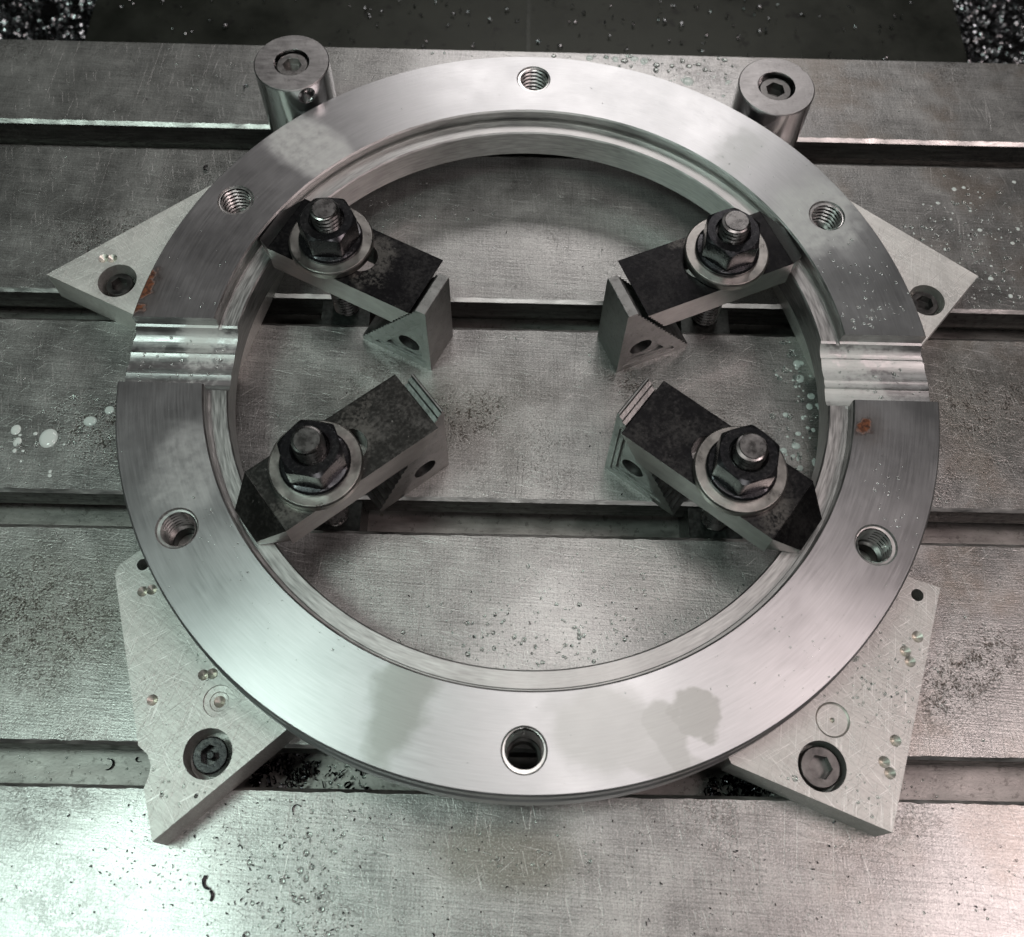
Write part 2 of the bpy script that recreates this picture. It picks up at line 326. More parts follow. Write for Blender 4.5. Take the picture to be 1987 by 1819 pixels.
def cut(me, cutters, sharp=32.0):
    """boolean-subtract the (verts, faces) solids from a mesh; returns a new mesh"""
    o = bpy.data.objects.new('tmp', me); COL.objects.link(o); tmp = []
    for vf in cutters:
        cm = mesh('c', *vf, smooth=False)
        for k in me.materials: cm.materials.append(k)
        c = bpy.data.objects.new('c', cm); COL.objects.link(c); tmp.append(c)
        b = o.modifiers.new('b', 'BOOLEAN'); b.operation = 'DIFFERENCE'; b.object = c; b.solver = 'EXACT'
    bpy.context.view_layer.update(); dg = bpy.context.evaluated_depsgraph_get()
    r = bpy.data.meshes.new_from_object(o.evaluated_get(dg))
    bpy.data.objects.remove(o); bpy.data.meshes.remove(me)
    for c in tmp:
        q = c.data; bpy.data.objects.remove(c); bpy.data.meshes.remove(q)
    r.materials.clear()
    r.shade_smooth(); r.set_sharp_from_angle(angle=R(sharp))
    return r
def thread_out(r, length, pitch, depth, segs=28, per=6, tip=1.2):
    """threaded rod standing on z = 0"""
    n = int(length / pitch * per); V = []; F = []
    for k in range(n + 1):
        z = length * k / n
        lim = r
        if z > length - tip: lim = r - depth - .2 * (z - (length - tip)) / tip
        for i in range(segs):
            a = 2 * math.pi * i / segs
            ph = (z / pitch - i / segs) % 1.0
            rr = r - depth * (1 - abs(2 * ph - 1)) ** 1.0
            rr = min(rr, lim)
            V.append((rr * math.cos(a), rr * math.sin(a), z))
    for k in range(n):
        for i in range(segs):
            j = (i + 1) % segs
            F.append((k * segs + i, k * segs + j, (k + 1) * segs + j, (k + 1) * segs + i))
    F.append(tuple(range(segs))); F.append(tuple(range(n * segs, (n + 1) * segs)))
    return V, F
def darken_roots(me, r_lo, zmax=1e9, z_lo=-1e9):  # paints the dark groove shade onto thread root faces
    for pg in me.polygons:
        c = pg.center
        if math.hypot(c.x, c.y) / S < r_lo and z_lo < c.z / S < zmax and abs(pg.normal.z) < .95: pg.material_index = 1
def hexpoly(af, rot=0.0):
    c = af / 2 / math.cos(R(30))
    return [(c * math.cos(R(60 * i + 30) + rot), c * math.sin(R(60 * i + 30) + rot)) for i in range(6)]

# ------------------------------------------------------------------ setting: T-slot table, cover, tray
SLOTS = [(143.6, 1.8), (44.0, 1.6), (-53.4, 1.5), (-151.9, 1.3), (-250.4, 1.3)]
NECK, POCK, ZN, ZF = 6.9, 12.5, -14.0, -26.0
prof = []                                   # (y, z, edge jitter, material)
prof.append((206.8, -70, 0)); prof.append((206.8, -1.0, 0)); prof.append((206.0, 0, .12))
for c, ch in SLOTS:
    prof += [(c + NECK + ch, 0, .45), (c + NECK, -ch * .75, .10), (c + NECK, ZN, 0), (c + POCK, ZN - .8, 0), (c + POCK, ZF, 0),
             (c - POCK, ZF, 0), (c - POCK, ZN - .8, 0), (c - NECK, ZN, 0), (c - NECK, -ch * .75, .10), (c - NECK - ch, 0, .45)]
prof += [(-330, 0, 0), (-330, -70, 0)]
NX = 330; X0, X1 = -480.0, 480.0
V = []; F = []; n = len(prof); FM = []
for i in range(NX + 1):
    x = X0 + (X1 - X0) * i / NX
    for k, (y, z, j) in enumerate(prof):
        dy = 0.0
        if j:
            q = mnoise.noise(Vector((x * .22, k * 7.3, 0))) + .7 * mnoise.noise(Vector((x * .9, k * 3.1, 5)))
            dy = j * q
        V.append((x, y + dy, z))
for i in range(NX):
    for k in range(n):
        l = (k + 1) % n
        F.append((i * n + k, (i + 1) * n + k, (i + 1) * n + l, i * n + l))
        y0, z0 = prof[k][:2]; y1, z1 = prof[l][:2]
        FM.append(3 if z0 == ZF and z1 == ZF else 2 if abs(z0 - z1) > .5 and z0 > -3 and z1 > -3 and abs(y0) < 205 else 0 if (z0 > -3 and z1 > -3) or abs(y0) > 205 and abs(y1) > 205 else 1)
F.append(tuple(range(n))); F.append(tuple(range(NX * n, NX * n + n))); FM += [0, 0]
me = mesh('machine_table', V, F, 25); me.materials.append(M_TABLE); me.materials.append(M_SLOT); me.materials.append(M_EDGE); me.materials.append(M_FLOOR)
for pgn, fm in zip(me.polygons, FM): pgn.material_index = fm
tag(obj('machine_table', me, M_TABLE), 'grey steel machine table with long T slots, scratched and wet', 'machine table', kind='structure')

V, F = prism([(-285, 120), (285, 120), (285, 900), (-285, 900)], -96, -90)
cov = tag(obj('way_cover', mesh('way_cover', V, F), M_COVER), 'dark olive steel way cover behind the table', 'way cover', kind='structure')
V, F = prism([(-1.2, 125), (1.4, 125), (1.4, 895), (-1.2, 895)], -90, -89.2)
obj('centre_seam', mesh('centre_seam', V, F), mat_plain('seam_steel', (.05, .053, .048), .4), cov)
V, F = prism([(-620, 60), (620, 60), (620, 900), (-620, 900)], -190, -180)
tag(obj('chip_tray', mesh('chip_tray', V, F), M_TRAY), 'dark chip tray under the way cover', 'tray', kind='structure')

# ------------------------------------------------------------------ swarf
def curl(V, F, c, rot, rad, turns, w, th, pitch, seg):
    b = len(V); n = seg
    for i in range(n + 1):
        a = 2 * math.pi * turns * i / n; rr = rad * (1 - .25 * i / n)
        p = Vector((rr * math.cos(a), rr * math.sin(a), pitch * i / n)); q = p + Vector((0, 0, w))
        for k in (p, q): V.append(tuple(rot @ k + c))
    for i in range(n): F.append((b + 2 * i, b + 2 * i + 1, b + 2 * i + 3, b + 2 * i + 2))
def rrot(): return Matrix.Rotation(random.uniform(0, 6.3), 3, 'Z') @ Matrix.Rotation(random.uniform(0, 6.3), 3, 'X') @ Matrix.Rotation(random.uniform(0, 6.3), 3, 'Y')
def swarf(name, boxes, rad, mats, label, seg=7):
    V = []; F = []
    for (x0, x1, y0, y1, z0, z1, cnt) in boxes:
        for _ in range(cnt):
            c = Vector((random.uniform(x0, x1), random.uniform(y0, y1), z0 + (z1 - z0) * random.random() ** .8))
            curl(V, F, c, rrot(), random.uniform(*rad), random.uniform(.35, 1.1), random.uniform(.8, 2.0) * rad[0] / 1.5, 0, random.uniform(0, 2.5), seg)
    o = obj(name, mesh(name, V, F, 60), mats); return tag(o, label, 'metal chips', kind='stuff')
swarf('chip_pile', [(-400, -287, 180, 460, -178, -84, 2800)], (1.7, 4.4), M_CHIP, 'heap of bright curled metal chips left of the dark cover')
swarf('chip_pile', [(288, 400, 180, 460, -178, -84, 2800)], (1.7, 4.4), M_CHIP, 'heap of bright curled metal chips right of the dark cover')
V = []; F = []
for _ in range(230):
    x = random.uniform(-278, 278); y = random.uniform(288, 372)
    curl(V, F, Vector((x, y, -88.6)), rrot(), random.uniform(.6, 2.0), random.uniform(.3, .9), random.uniform(.5, 1.4), 0, 1, 6)
tag(obj('scattered_chips', mesh('scattered_chips', V, F, 60), M_CHIP), 'small bright chips scattered over the dark way cover', 'metal chips', kind='stuff')
swarf('slot_chips', [(-104, -82, -157, -142, -25.6, -20, 130), (-82, -60, -158, -146, -25.8, -24, 22)], (.7, 2.0), M_CHIPD, 'wet black chips in the slot beside the lower left plate', 6)
swarf('slot_chips', [(72, 97, -158, -150, -25.6, -19, 120)], (.7, 2.0), M_CHIPD, 'wet black chips in the slot beside the lower right plate', 6)
V = []; F = []
for _ in range(420):
    k = random.random()
    if k < .55: x, y = random.gauss(-95, 45), random.gauss(-185, 16)
    elif k < .8: x, y = random.gauss(70, 60), random.gauss(-186, 12)
    else: x, y = random.uniform(-240, 240), random.uniform(-200, 195)
    if any(abs(y - c) < 10 for c, _ in SLOTS) or 118 < math.hypot(x, y) < 168: continue
    curl(V, F, Vector((x, y, .12)), Matrix.Rotation(random.uniform(0, 6.3), 3, 'Z') @ Matrix.Rotation(R(random.uniform(50, 90)), 3, 'X'), random.uniform(.25, .9), random.uniform(.15, .5), random.uniform(.15, .5), 0, .2, 4)
tag(obj('table_grit', mesh('table_grit', V, F, 60), M_CHIPD), 'tiny dark crumbs of swarf strewn over the table', 'metal chips', kind='stuff')
def chip(x, y, z, rad, turns, w, rz, label, mat, lie=True):
    V = []; F = []
    curl(V, F, Vector((0, 0, 0)), Matrix.Rotation(rz, 3, 'Z') if lie else rrot(), rad, turns, w, 0, .4, 12)
    o = obj('metal_chip', mesh('metal_chip', V, F, 60), mat, loc=(x, y, z + .1))
    so = o.modifiers.new('t', 'SOLIDIFY'); so.thickness = .0008 if rad > 2 and z == 0 else .0003; so.offset = 0
    tag(o, label, 'metal chip', 'single chips lying on the table')
chip(-109, -190, 0, 2.9, .36, 1.2, 2.4, 'black curved chip on the bright wet area at lower left', M_CHIPD)
chip(-109.8, -194.2, 0, 2.2, .30, 1.1, 5.4, 'small black curl below the black curved chip at lower left', M_CHIPD)
chip(-81.8, -166.2, 0, 1.8, .5, 1.0, .6, 'tiny black hook on the table right of the lower left plate', M_CHIPD)
chip(-158.9, 123.2, 0, 1.7, .6, 1.0, 1.4, 'tiny black chip on the table above the upper left plate', M_CHIPD)
chip(-146.8, 175.9, 0, 1.6, .5, 1.4, .9, 'bright silver chip beside the upper left post', M_CHIP)
chip(-161.5, -148.6, -26, 2.3, .55, 1.2, 4.6, 'black hook shaped chip lying in the lowest slot', M_CHIPD)
chip(-150, -146.9, -26, 1.0, .5, .8, 2.0, 'speck of black chip right of the hook in the lowest slot', M_CHIPD)

# ------------------------------------------------------------------ ring
ZT = 40.0
section = [(163.9, 0), (164.6, -.8), (164.5, -9.4), (165.2, -10.0), (165.2, -20.9), (164.6, -21.5), (122.8, -21.5), (122.2, -20.9), (122.2, -6.5), (122.8, -5.9),
           (128.7, -5.9), (128.9, -6.9), (130.2, -6.9), (130.4, -6.2), (130.4, -.7), (131.1, 0)]
ringm = mesh('ring', *lathe(section, 360, True))
def arcs(pts): return pts
left = [(15, 6), (15, -6.0), (13.9, -6.3), (13.2, -7.4), (12.2, -8.5), (10.8, -9.4), (9, -10.1), (7, -10.4), (5.2, -10.3), (4.2, -9.9), (3.8, -10.5), (2.4, -11.0), (.6, -11.2), (-1.4, -11.1),
        (-3.4, -10.6), (-4.8, -10.0), (-5.5, -9.6), (-6.0, -10.0), (-8, -10.4), (-10.5, -10.1), (-12.6, -9.2), (-14.0, -7.8), (-15, -6.0), (-15, 6)]
right = [(15, 6), (15, -6.0), (13.9, -6.3), (13.0, -7.6), (12, -8.7), (10.5, -9.5), (9.0, -9.8), (8.2, -9.4), (7.4, -9.8), (5.6, -10.5), (3.6, -10.8), (1.6, -10.6), (0, -10.1), (-.9, -9.7), (-1.4, -10.1), (-2.4, -10.3),
         (-3.6, -10.1), (-4.6, -9.7), (-5.0, -10.7), (-7.5, -11.0), (-10.5, -10.7), (-12.8, -9.5), (-14.2, -7.9), (-15, -6.0), (-15, 6)]
cuts = [extrude_x(left, -190, -100), extrude_x(right, 100, 190)]
HOLES = [90, 30, -30, -90, -150, 150]
for a in HOLES:
    V, F = lathe([(8.0, -30), (8.0, 10)], 64)
    cuts.append(moved((V, F), 150 * math.cos(R(a)), 150 * math.sin(R(a))))
ringm = cut(ringm, cuts, 25)
ringm.materials.append(M_RING); ringm.materials.append(M_NOTCH); ringm.materials.append(M_LEDGE)
for pg in ringm.polygons:
    c = pg.center
    if abs(c.y) < .01545 and -.012 < c.z < -.0001 and abs(pg.normal.x) < .5 and math.hypot(c.x, c.y) > .1 and (abs(pg.normal.y) > .03 or c.z < -.0065): pg.material_index = 1
    elif .1219 < math.hypot(c.x, c.y) < .1312 and -.0215 < c.z < -.0002 or pg.normal.z > .9 and -.0062 < c.z < -.0055: pg.material_index = 2
ring = tag(obj('machined_ring', ringm, M_RING, loc=(0, 0, ZT), rz=-.0035), 'large turned steel ring with six tapped holes and two milled notches', 'ring')
def bush():
    segs = 56; V = []; F = []; pitch, per = 2.4, 10; dep = 1.25; r0 = 7.35
    rows = [[(8.0, -.03)] * segs, [(7.4, -.75)] * segs]
    nz = int(13.2 / pitch * per)
    for k in range(nz + 1):
        z = -.8 - 13.2 * k / nz; row = []
        for i in range(segs):
            ph = (z / pitch - i / segs) % 1.0
            row.append((r0 - dep * (1 - abs(2 * ph - 1)), z))
        rows.append(row)
    rows += [[(6.2, -14.6)] * segs, [(5.2, -15.2)] * segs, [(5.0, -15.6)] * segs, [(5.0, -21.3)] * segs, [(7.9, -21.3)] * segs]
    for row in rows:
        for i, (r, z) in enumerate(row):
            a = 2 * math.pi * i / segs; V.append((r * math.cos(a), r * math.sin(a), z))
    for k in range(len(rows) - 1):
        for i in range(segs):
            j = (i + 1) % segs; F.append((k * segs + i, k * segs + j, (k + 1) * segs + j, (k + 1) * segs + i))
    me = bpy.data.meshes.new('tapped_hole'); me.from_pydata([(x * S, y * S, z * S) for x, y, z in V], [], F); me.materials.append(M_THREAD); me.materials.append(M_ROOT_SHADE); me.materials.append(M_SCREW2); me.materials.append(M_LEDGE)
    for pg in me.polygons:
        c = pg.center; rr = math.hypot(c.x, c.y) / S
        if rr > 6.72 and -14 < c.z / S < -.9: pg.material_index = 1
        elif c.z / S < -13.9: pg.material_index = 2
        elif c.z / S > -.7: pg.material_index = 3
    return me
bm_ = bush()
for a in HOLES: obj('tapped_hole', bm_, M_THREAD, ring, (150 * math.cos(R(a)), 150 * math.sin(R(a)), 0), R(a * 1.7))

# ------------------------------------------------------------------ aluminium plates
TP = 18.5
def cyl(x, y, r, z0, z1, seg=40): return moved(lathe([(r, z0), (r, z1)], seg), x, y)
def dimple(x, y, r, dep, seg=24): return moved(lathe([(.05, -dep), (r, 0), (r * 1.12, .35)], seg), x, y, TP)
def plate(name, poly, cutters, label, mat=None):
    me = cut(mesh(name, *prism(poly, 0.02, TP)), cutters, 28)
    me.materials.append(mat or M_ALU); me.materials.append(M_DIMPLE)
    for pg in me.polygons:
        if .2 < pg.normal.z < .97 and (TP - 2.5) * S < pg.center.z < (TP - .05) * S: pg.material_index = 1
    return tag(obj(name, me, mat or M_ALU), label, 'plate', 'aluminium corner plates under the ring')
plate('support_plate', [(-214.0, 48.4), (-171.2, 28.5), (-140, 14), (-127.5, 18), (-118, 52), (-106, 92), (-112, 106), (-141.9, 108.7)][:0] or
      [(-214.0, 48.4), (-171.2, 28.5), (-128, 8.5), (-110, 78), (-118, 124)],
      [cyl(-182.3, 46, 8.5, 6.5, 30), cyl(-182.3, 46, 5, -5, 30), dimple(-190.6, 57.5, 2.3, 1.6), dimple(-186.8, 57.6, 2.2, 1.5)],
      'bright aluminium plate sticking out beside the ring at upper left')
plate('support_plate', [(202.4, 58.7), (174.0, 26.0), (158, 7.5), (128, 15), (108, 82), (115, 120), (148.4, 100.5)],
      [cyl(176.9, 45.3, 8.0, 6.5, 30), cyl(176.9, 45.3, 5, -5, 30)],
      'bright aluminium plate sticking out beside the ring at upper right')
plate('support_plate', [(-126.7, -178.7), (-132.6, -161.8), (-131.6, -158.1), (-131.4, -154.4), (-133.3, -150.7), (-137.1, -147.8), (-141.9, -133.3), (-157.5, -86.0), (-156.4, -82.3), (-150.3, -77.1),
      (-128, -60), (-96, -92), (-72, -121), (-85.3, -141.5)],
      [cyl(-112.1, -150.1, 8.7, 6.5, 30), cyl(-112.1, -150.1, 5, -5, 30), dimple(-145.7, -92.6, 2, 1.4), dimple(-142.4, -91.8, 2, 1.4), dimple(-117.9, -123, 2, 1.5), dimple(-114.7, -122.5, 2, 1.5), dimple(-134.9, -132.2, 2, 1.5),
       moved(lathe([(.05, -3.0), (1.9, -1.9), (2.1, -1.4), (3.3, -1.3), (3.5, -.9), (5.6, -.8), (5.8, .6)], 40), -110.9, -132.1, TP), cyl(-147.5, -82.1, 2.3, 4, 30, 24)],
      'aluminium plate with wavy left edge under the ring at lower left', M_ALU2)
plate('support_plate', [(127.9, -171.6), (159.9, -84.9), (148.4, -80.9), (132, -62), (96, -94), (66, -128), (73.7, -150.1)],
      [cyl(106.1, -150.4, 8.7, 6.5, 30), cyl(106.1, -150.4, 5, -5, 30), dimple(147.9, -103.9, 2.2, 1.5), dimple(142.4, -109.4, 2.1, 1.5), dimple(143.6, -113.1, 2.1, 1.5), dimple(133.7, -141.3, 2.1, 1.5), dimple(128.5, -148.6, 2.1, 1.5), dimple(130.0, -152.3, 2.1, 1.5),
       moved(lathe([(.05, -1.6), (.9, -.9), (5.6, -.8), (6.2, -.4), (6.4, .6)], 40), 111.9, -134.5, TP), cyl(150.5, -87.9, 2.4, 4, 30, 24)],
      'scratched aluminium plate with drill dimples tinted like warm glints under the ring at lower right', M_ALU2)

# ------------------------------------------------------------------ socket screws
def screw_mesh(rh, hh, af, rot):
    me = mesh('head', *lathe([(rh, 0), (rh, hh - .6), (rh - .5, hh)], 48))
    return cut(me, [prism(hexpoly(af, rot), hh - 4.2, hh + 2)], 28)
def screw(x, y, z, rh, hh, af, rot, mat, label, washer=None, pin=False, low=-22):
    e = empty('cap_screw', (x, y, z)); tag(e, label, 'screw', 'socket screws')
    hd = obj('head', screw_mesh(rh, hh, af, rot), mat, e)
    obj('shank', mesh('shank', *lathe([(4.2, low - z), (4.2, .05)], 24)), mat, e)
    if pin: obj('socket_pin', mesh('socket_pin', *lathe([(1.5, hh - 4.15), (1.5, hh - .5), (1.2, hh - .1)], 24)), mat, hd)
    if washer: obj('flange', mesh('flange', *lathe([(washer, 0.02), (washer, 1.0), (washer - .3, 1.3), (rh - .3, 1.3)], 48)), mat, e)
screw(-182.3, 46, 6.6, 6.0, 9.0, 6.6, .3, M_SCREW2, 'black socket screw sunk in the upper left plate', 8.2)
screw(176.9, 45.3, 6.6, 6.2, 9.5, 6.8, .1, M_SCREW2, 'black socket screw sunk in the upper right plate')
screw(-112.1, -150.1, 6.6, 6.4, 8.5, 6.4, .2, M_SCREW, 'black socket screw with pin, sunk in the lower left plate', None, True)
screw(106.1, -150.4, 6.6, 7.3, 9.5, 7.6, .35, M_SCREW2, 'dark worn socket screw sunk in the lower right plate')

# ------------------------------------------------------------------ locating posts
def post(x, y, r, h, label, extra, cx=0, cy=0, rc=8.2):
    me = mesh('locating_post', *lathe([(r - .4, .02), (r, .5), (r, h - .5), (r - .45, h)], 96))
    me = cut(me, [cyl(cx, cy, rc, h - 7.5, h + 5, 48), cyl(cx, cy, 4.6, -5, h + 5, 32)] + extra, 28)
    me.materials.append(M_POST); me.materials.append(M_POSTTOP)
    for pg in me.polygons:
        if pg.normal.z > .5 and pg.center.z > (h - 1) * S: pg.material_index = 1
    return tag(obj('locating_post', me, M_POST, loc=(x, y, 0)), label, 'post', 'steel locating posts behind the ring')
rotc = Matrix.Rotation(R(58), 3, 'X'); rotz = Matrix.Rotation(R(28), 3, 'Z')
hole = moved(lathe([(.05, -3), (4.0, 0), (4.0, 24)], 40), mat=rotz @ rotc)
post(-111.8, 146.9, 17.4, 50.5, 'tall polished steel post with a drilled notch, upper left', [moved(hole, 6.6, -12.5, 43.4)])
screw(-111.8, 146.9, 43.1, 7.4, 5.8, 7.8, .5, M_POSTSCREW, 'worn socket screw in the top of the upper left post', low=-20)
post(114.4, 145.6, 17.9, 44, 'polished steel post behind the ring at upper right', [cyl(15.5, 11.5, 2.6, 36, 60, 24)], rc=8.8)
screw(114.4, 145.6, 36.7, 7.6, 4.8, 8.0, .1, M_SCREW2, 'worn socket screw in the top of the upper right post', low=-20)

# ------------------------------------------------------------------ clamps
ZB, ZS = 34.2, 48.6
SL = 14.4 / 1.5
def strap_mesh():
    # side profile in (u, z); u = 0 at the tail's top edge, nose towards -u
    prof = [(0, 0)]
    k = 7
    for i in range(k):
        z0 = -14.4 * i / k; z1 = -14.4 * (i + 1) / k; u0 = z0 / 1.5; u1 = z1 / 1.5
        prof += [(u0 - .15, z0 - .9), (u1, z1 + .55)] if i < k - 1 else [(u0 - .15, z0 - .9), (-SL, -14.4)]
    tail = [(0, 0), (0, -.8)]
    prof = tail[:1] + prof[1:]
    prof += [(-67.7, -14.4), (-67.7, 0)]
    body = extrude_y(prof, -14.5, 14.5)
    me = mesh('clamp_strap', *body)
    # the nose: tapering in plan and bevelled on top
    a, b = -67.7, -78.2
    bmn = bmesh.new(); bmn.from_mesh(me)
    P = lambda u, y, z: bmn.verts.new((u * S, y * S, z * S))
    q = {}
    for s in (-1, 1):
        q[s] = [P(a, 14.5 * s, 0), P(a, 14.5 * s, -6.0), P(a, 13.0 * s, -14.4), P(b, 7.8 * s, -9.0), P(b, 7.0 * s, -14.4), P(a - 4.5, 12.0 * s, -9.5)]
    L, Rr = q[-1], q[1]
    for f in ((L[0], Rr[0], Rr[3], L[3]), (L[3], Rr[3], Rr[4], L[4]), (L[4], Rr[4], Rr[2], L[2])): bmn.faces.new(f)
    for s in (-1, 1):
        k = q[s]
        for f in ((k[0], k[3], k[5]), (k[0], k[5], k[1]), (k[1], k[5], k[2]), (k[5], k[3], k[4]), (k[5], k[4], k[2])): bmn.faces.new(f)
    bmn.faces.new((L[0], L[1], L[2], Rr[2], Rr[1], Rr[0]))
    bmesh.ops.remove_doubles(bmn, verts=bmn.verts, dist=1e-7)
    bmesh.ops.recalc_face_normals(bmn, faces=bmn.faces); bmn.to_mesh(me); bmn.free()
    # elongated slot
    st = []
    for i in range(17): st.append((-31 + 7 * math.cos(R(-90 + 180 * i / 16)), 7 * math.sin(R(-90 + 180 * i / 16))))
    for i in range(17): st.append((-52 + 7 * math.cos(R(90 + 180 * i / 16)), 7 * math.sin(R(90 + 180 * i / 16))))
    me = cut(me, [prism(st, -30, 10)], 20)
    me.materials.append(M_STRAPS['upper left']); me.materials.append(M_BARE); me.materials.append(M_NOSE)
    for pg in me.polygons:
        nz = pg.normal.z; c = pg.center
        side = abs(pg.normal.y) > .8 and abs(c.y) > .0135
        under = c.x < -.0677 and abs(pg.normal.y) > .45
        pg.material_index = 1 if (side or under) else (2 if c.x < -.0679 and nz > .3 else 0)
    return me
STRAP = strap_mesh()
def block_mesh(hb, pocket):
    # back face at u = 0, toe at u = -35
    n = 19; pts = [(0, 0.02), (0, hb - .4), (-.4, hb)]
    z_ap = 54.0; u_ap = -1.0; top_u = u_ap - (z_ap - hb) / 1.5
    pts.append((top_u, hb)); z = hb; u = top_u; dz = (hb - 3) / n
    for i in range(n):
        zm = z - dz * .5; um = u_ap - (z_ap - zm) / 1.5
        pts.append((um + .75, zm - .5)); z -= dz; u = u_ap - (z_ap - z) / 1.5
        pts.append((u, z)); pts.append((u - .12, z - .18))
    pts += [(-35, 2.6), (-35, .02)]
    me = mesh('step_block', *extrude_y(pts, -10, 10), sharp=20)
    cs = []
    if pocket:
        s = hb / 54
        tri = [(-2.6, 3.6), (-2.6, 44 * s), (-28.5, 3.6)]
        tr2 = [(-4.6, 6.2), (-4.6, 37.5 * s), (-23.2, 6.2)]
        for y0, y1 in ((-12, -9.3), (9.3, 12)): cs.append(extrude_y(tri, y0, y1))
        for y0, y1 in ((-12, -8.0), (8.0, 12)): cs.append(extrude_y(tr2, y0, y1))
    V, F = lathe([(5.2, -20), (5.2, 20)], 40)
    cs.append(moved((V, F), -11.5, 0, 12.5, mat=Matrix.Rotation(R(90), 3, 'X')))
    return cut(me, cs, 20)
BLK = {k: block_mesh(*k) for k in ((48.5, True), (54.0, True), (54.0, False))}
def nut_mesh():
    af = 21.5; segs = 120; hh = 14.2; a = af / 2; V = []; F = []; rows = []
    for z, kind in ((2.3, 'h'), (hh, 'c'), (hh, 'in')):
        row = []
        for i in range(segs):
            t = 2 * math.pi * i / segs; d = (t % (math.pi / 3)) - math.pi / 6; rh = a / math.cos(d)
            rh = min(rh, a * 1.135)
            if kind == 'h': row.append((rh, z))
            elif kind == 'c': row.append((rh, hh - .25 - max(0, rh - a * .99) * .52))
            else: row.append((a * .975, hh))
        rows.append(row)
    rows = [[(13.1, 0)] * segs, [(13.3, .3)] * segs, [(13.3, 1.2)] * segs, [(13.0, 1.7)] * segs, [(12.5, 2.1)] * segs] + rows + [[(7.3, hh)] * segs, [(6.1, hh - 1.2)] * segs, [(6.1, .0)] * segs]
    for row in rows:
        for i, (r, z) in enumerate(row):
            t = 2 * math.pi * i / segs; V.append((r * math.cos(t), r * math.sin(t), z))
    nr = len(rows)
    for k in range(nr):
        l = (k + 1) % nr
        for i in range(segs):
            j = (i + 1) % segs; F.append((k * segs + i, k * segs + j, l * segs + j, l * segs + i))
    return mesh('flange_nut', V, F, 24)
NUT = nut_mesh()
WASH = mesh('washer', *lathe([(7, 0), (17.3, 0), (17.6, .4), (17.6, 3.2), (17.0, 3.9), (7, 3.9)], 96, True))
STUD = mesh('threaded_stud', *thread_out(6.0, 75.5, 2.3, 1.15, 40, 8, .7), smooth=False); STUD.materials.append(M_STUD); STUD.materials.append(M_ROOT_SHADE); darken_roots(STUD, 5.25, 74.3)
def tnut_mesh():
    pts = [(-11, -25.8), (11, -25.8), (11, -15.5), (6.6, -15.0), (6.6, -1.8), (-6.6, -1.8), (-6.6, -15.0), (-11, -15.5)]
    return mesh('t_nut', *extrude_x(pts, -11, 11))
TNUT = tnut_mesh()
CL = [  # angle, v centre, u of stud, tail u, block back u, block v, block kind, nut angle, where
    (-26.2, 6.0, -96.0, -51.0, -44.6, 4.0, (48.5, True), 0, 'upper left'),
    (-156.45, -10.1, -93.2, -50.3, -42.4, -8.2, (48.5, True), 22, 'upper right'),
    (38.56, 8.4, -94.8, -49.5, -44.8, 6.5, (54.0, False), -8, 'lower left'),
    (142.84, -6.75, -93.8, -49.8, -44.7, -6.0, (54.0, True), 18, 'lower right')]
DESC = {'upper left': ('black clamp strap with pale rubbed ring round its slot, upper left', 'steel step block with chewed top edge and oval hole, upper left'),
        'upper right': ('clean black clamp strap of the upper right clamp', 'steel step block with rough flat top, upper right'),
        'lower left': ('mottled worn clamp strap of the lower left clamp', 'pitted steel step block behind the lower left strap'),
        'lower right': ('dark speckled clamp strap of the lower right clamp', 'steel step block with open serrations beside the lower right strap')}
for ang, vc, us, ut, ub, bv, bk, na, wh in CL:
    a = R(ang); d = Vector((math.cos(a), math.sin(a))); v = Vector((-d.y, d.x))
    at = lambda u, w: (u * d.x + w * v.x, u * d.y + w * v.y)
    x, y = at(ut, vc); sm = STRAP.copy(); sm.materials[0] = M_STRAPS[wh]; tag(obj('clamp_strap', sm, None, loc=(x, y, ZS), rz=a), DESC[wh][0], 'clamp', 'clamp straps holding the ring')
    x, y = at(ub, bv); tag(obj('step_block', BLK[bk], M_BLOCK, loc=(x, y, 0), rz=a), DESC[wh][1], 'step block', 'serrated step blocks')
    x, y = at(us, vc)
    tag(obj('washer', WASH, M_WASH, loc=(x, y, ZS + .03), rz=a), 'thick grey washer under the nut of the %s clamp' % wh, 'washer', 'clamp washers')
    tag(obj('flange_nut', NUT, M_NUT, loc=(x, y, ZS + 3.96), rz=R(na)), 'black flanged hex nut on the %s clamp' % wh, 'nut', 'clamp nuts')
    tag(obj('threaded_stud', STUD, M_STUD, loc=(x, y, -1.75), rz=R(na * 3)), 'threaded steel stud rising through the %s clamp' % wh, 'stud', 'clamp studs')
    sy = 44.0 if y > 0 else -53.4
    tag(obj('t_nut', TNUT, M_TNUT, loc=(x, sy, 0)), 'dark T nut in the slot below the %s clamp' % wh, 'nut', 'T nuts')

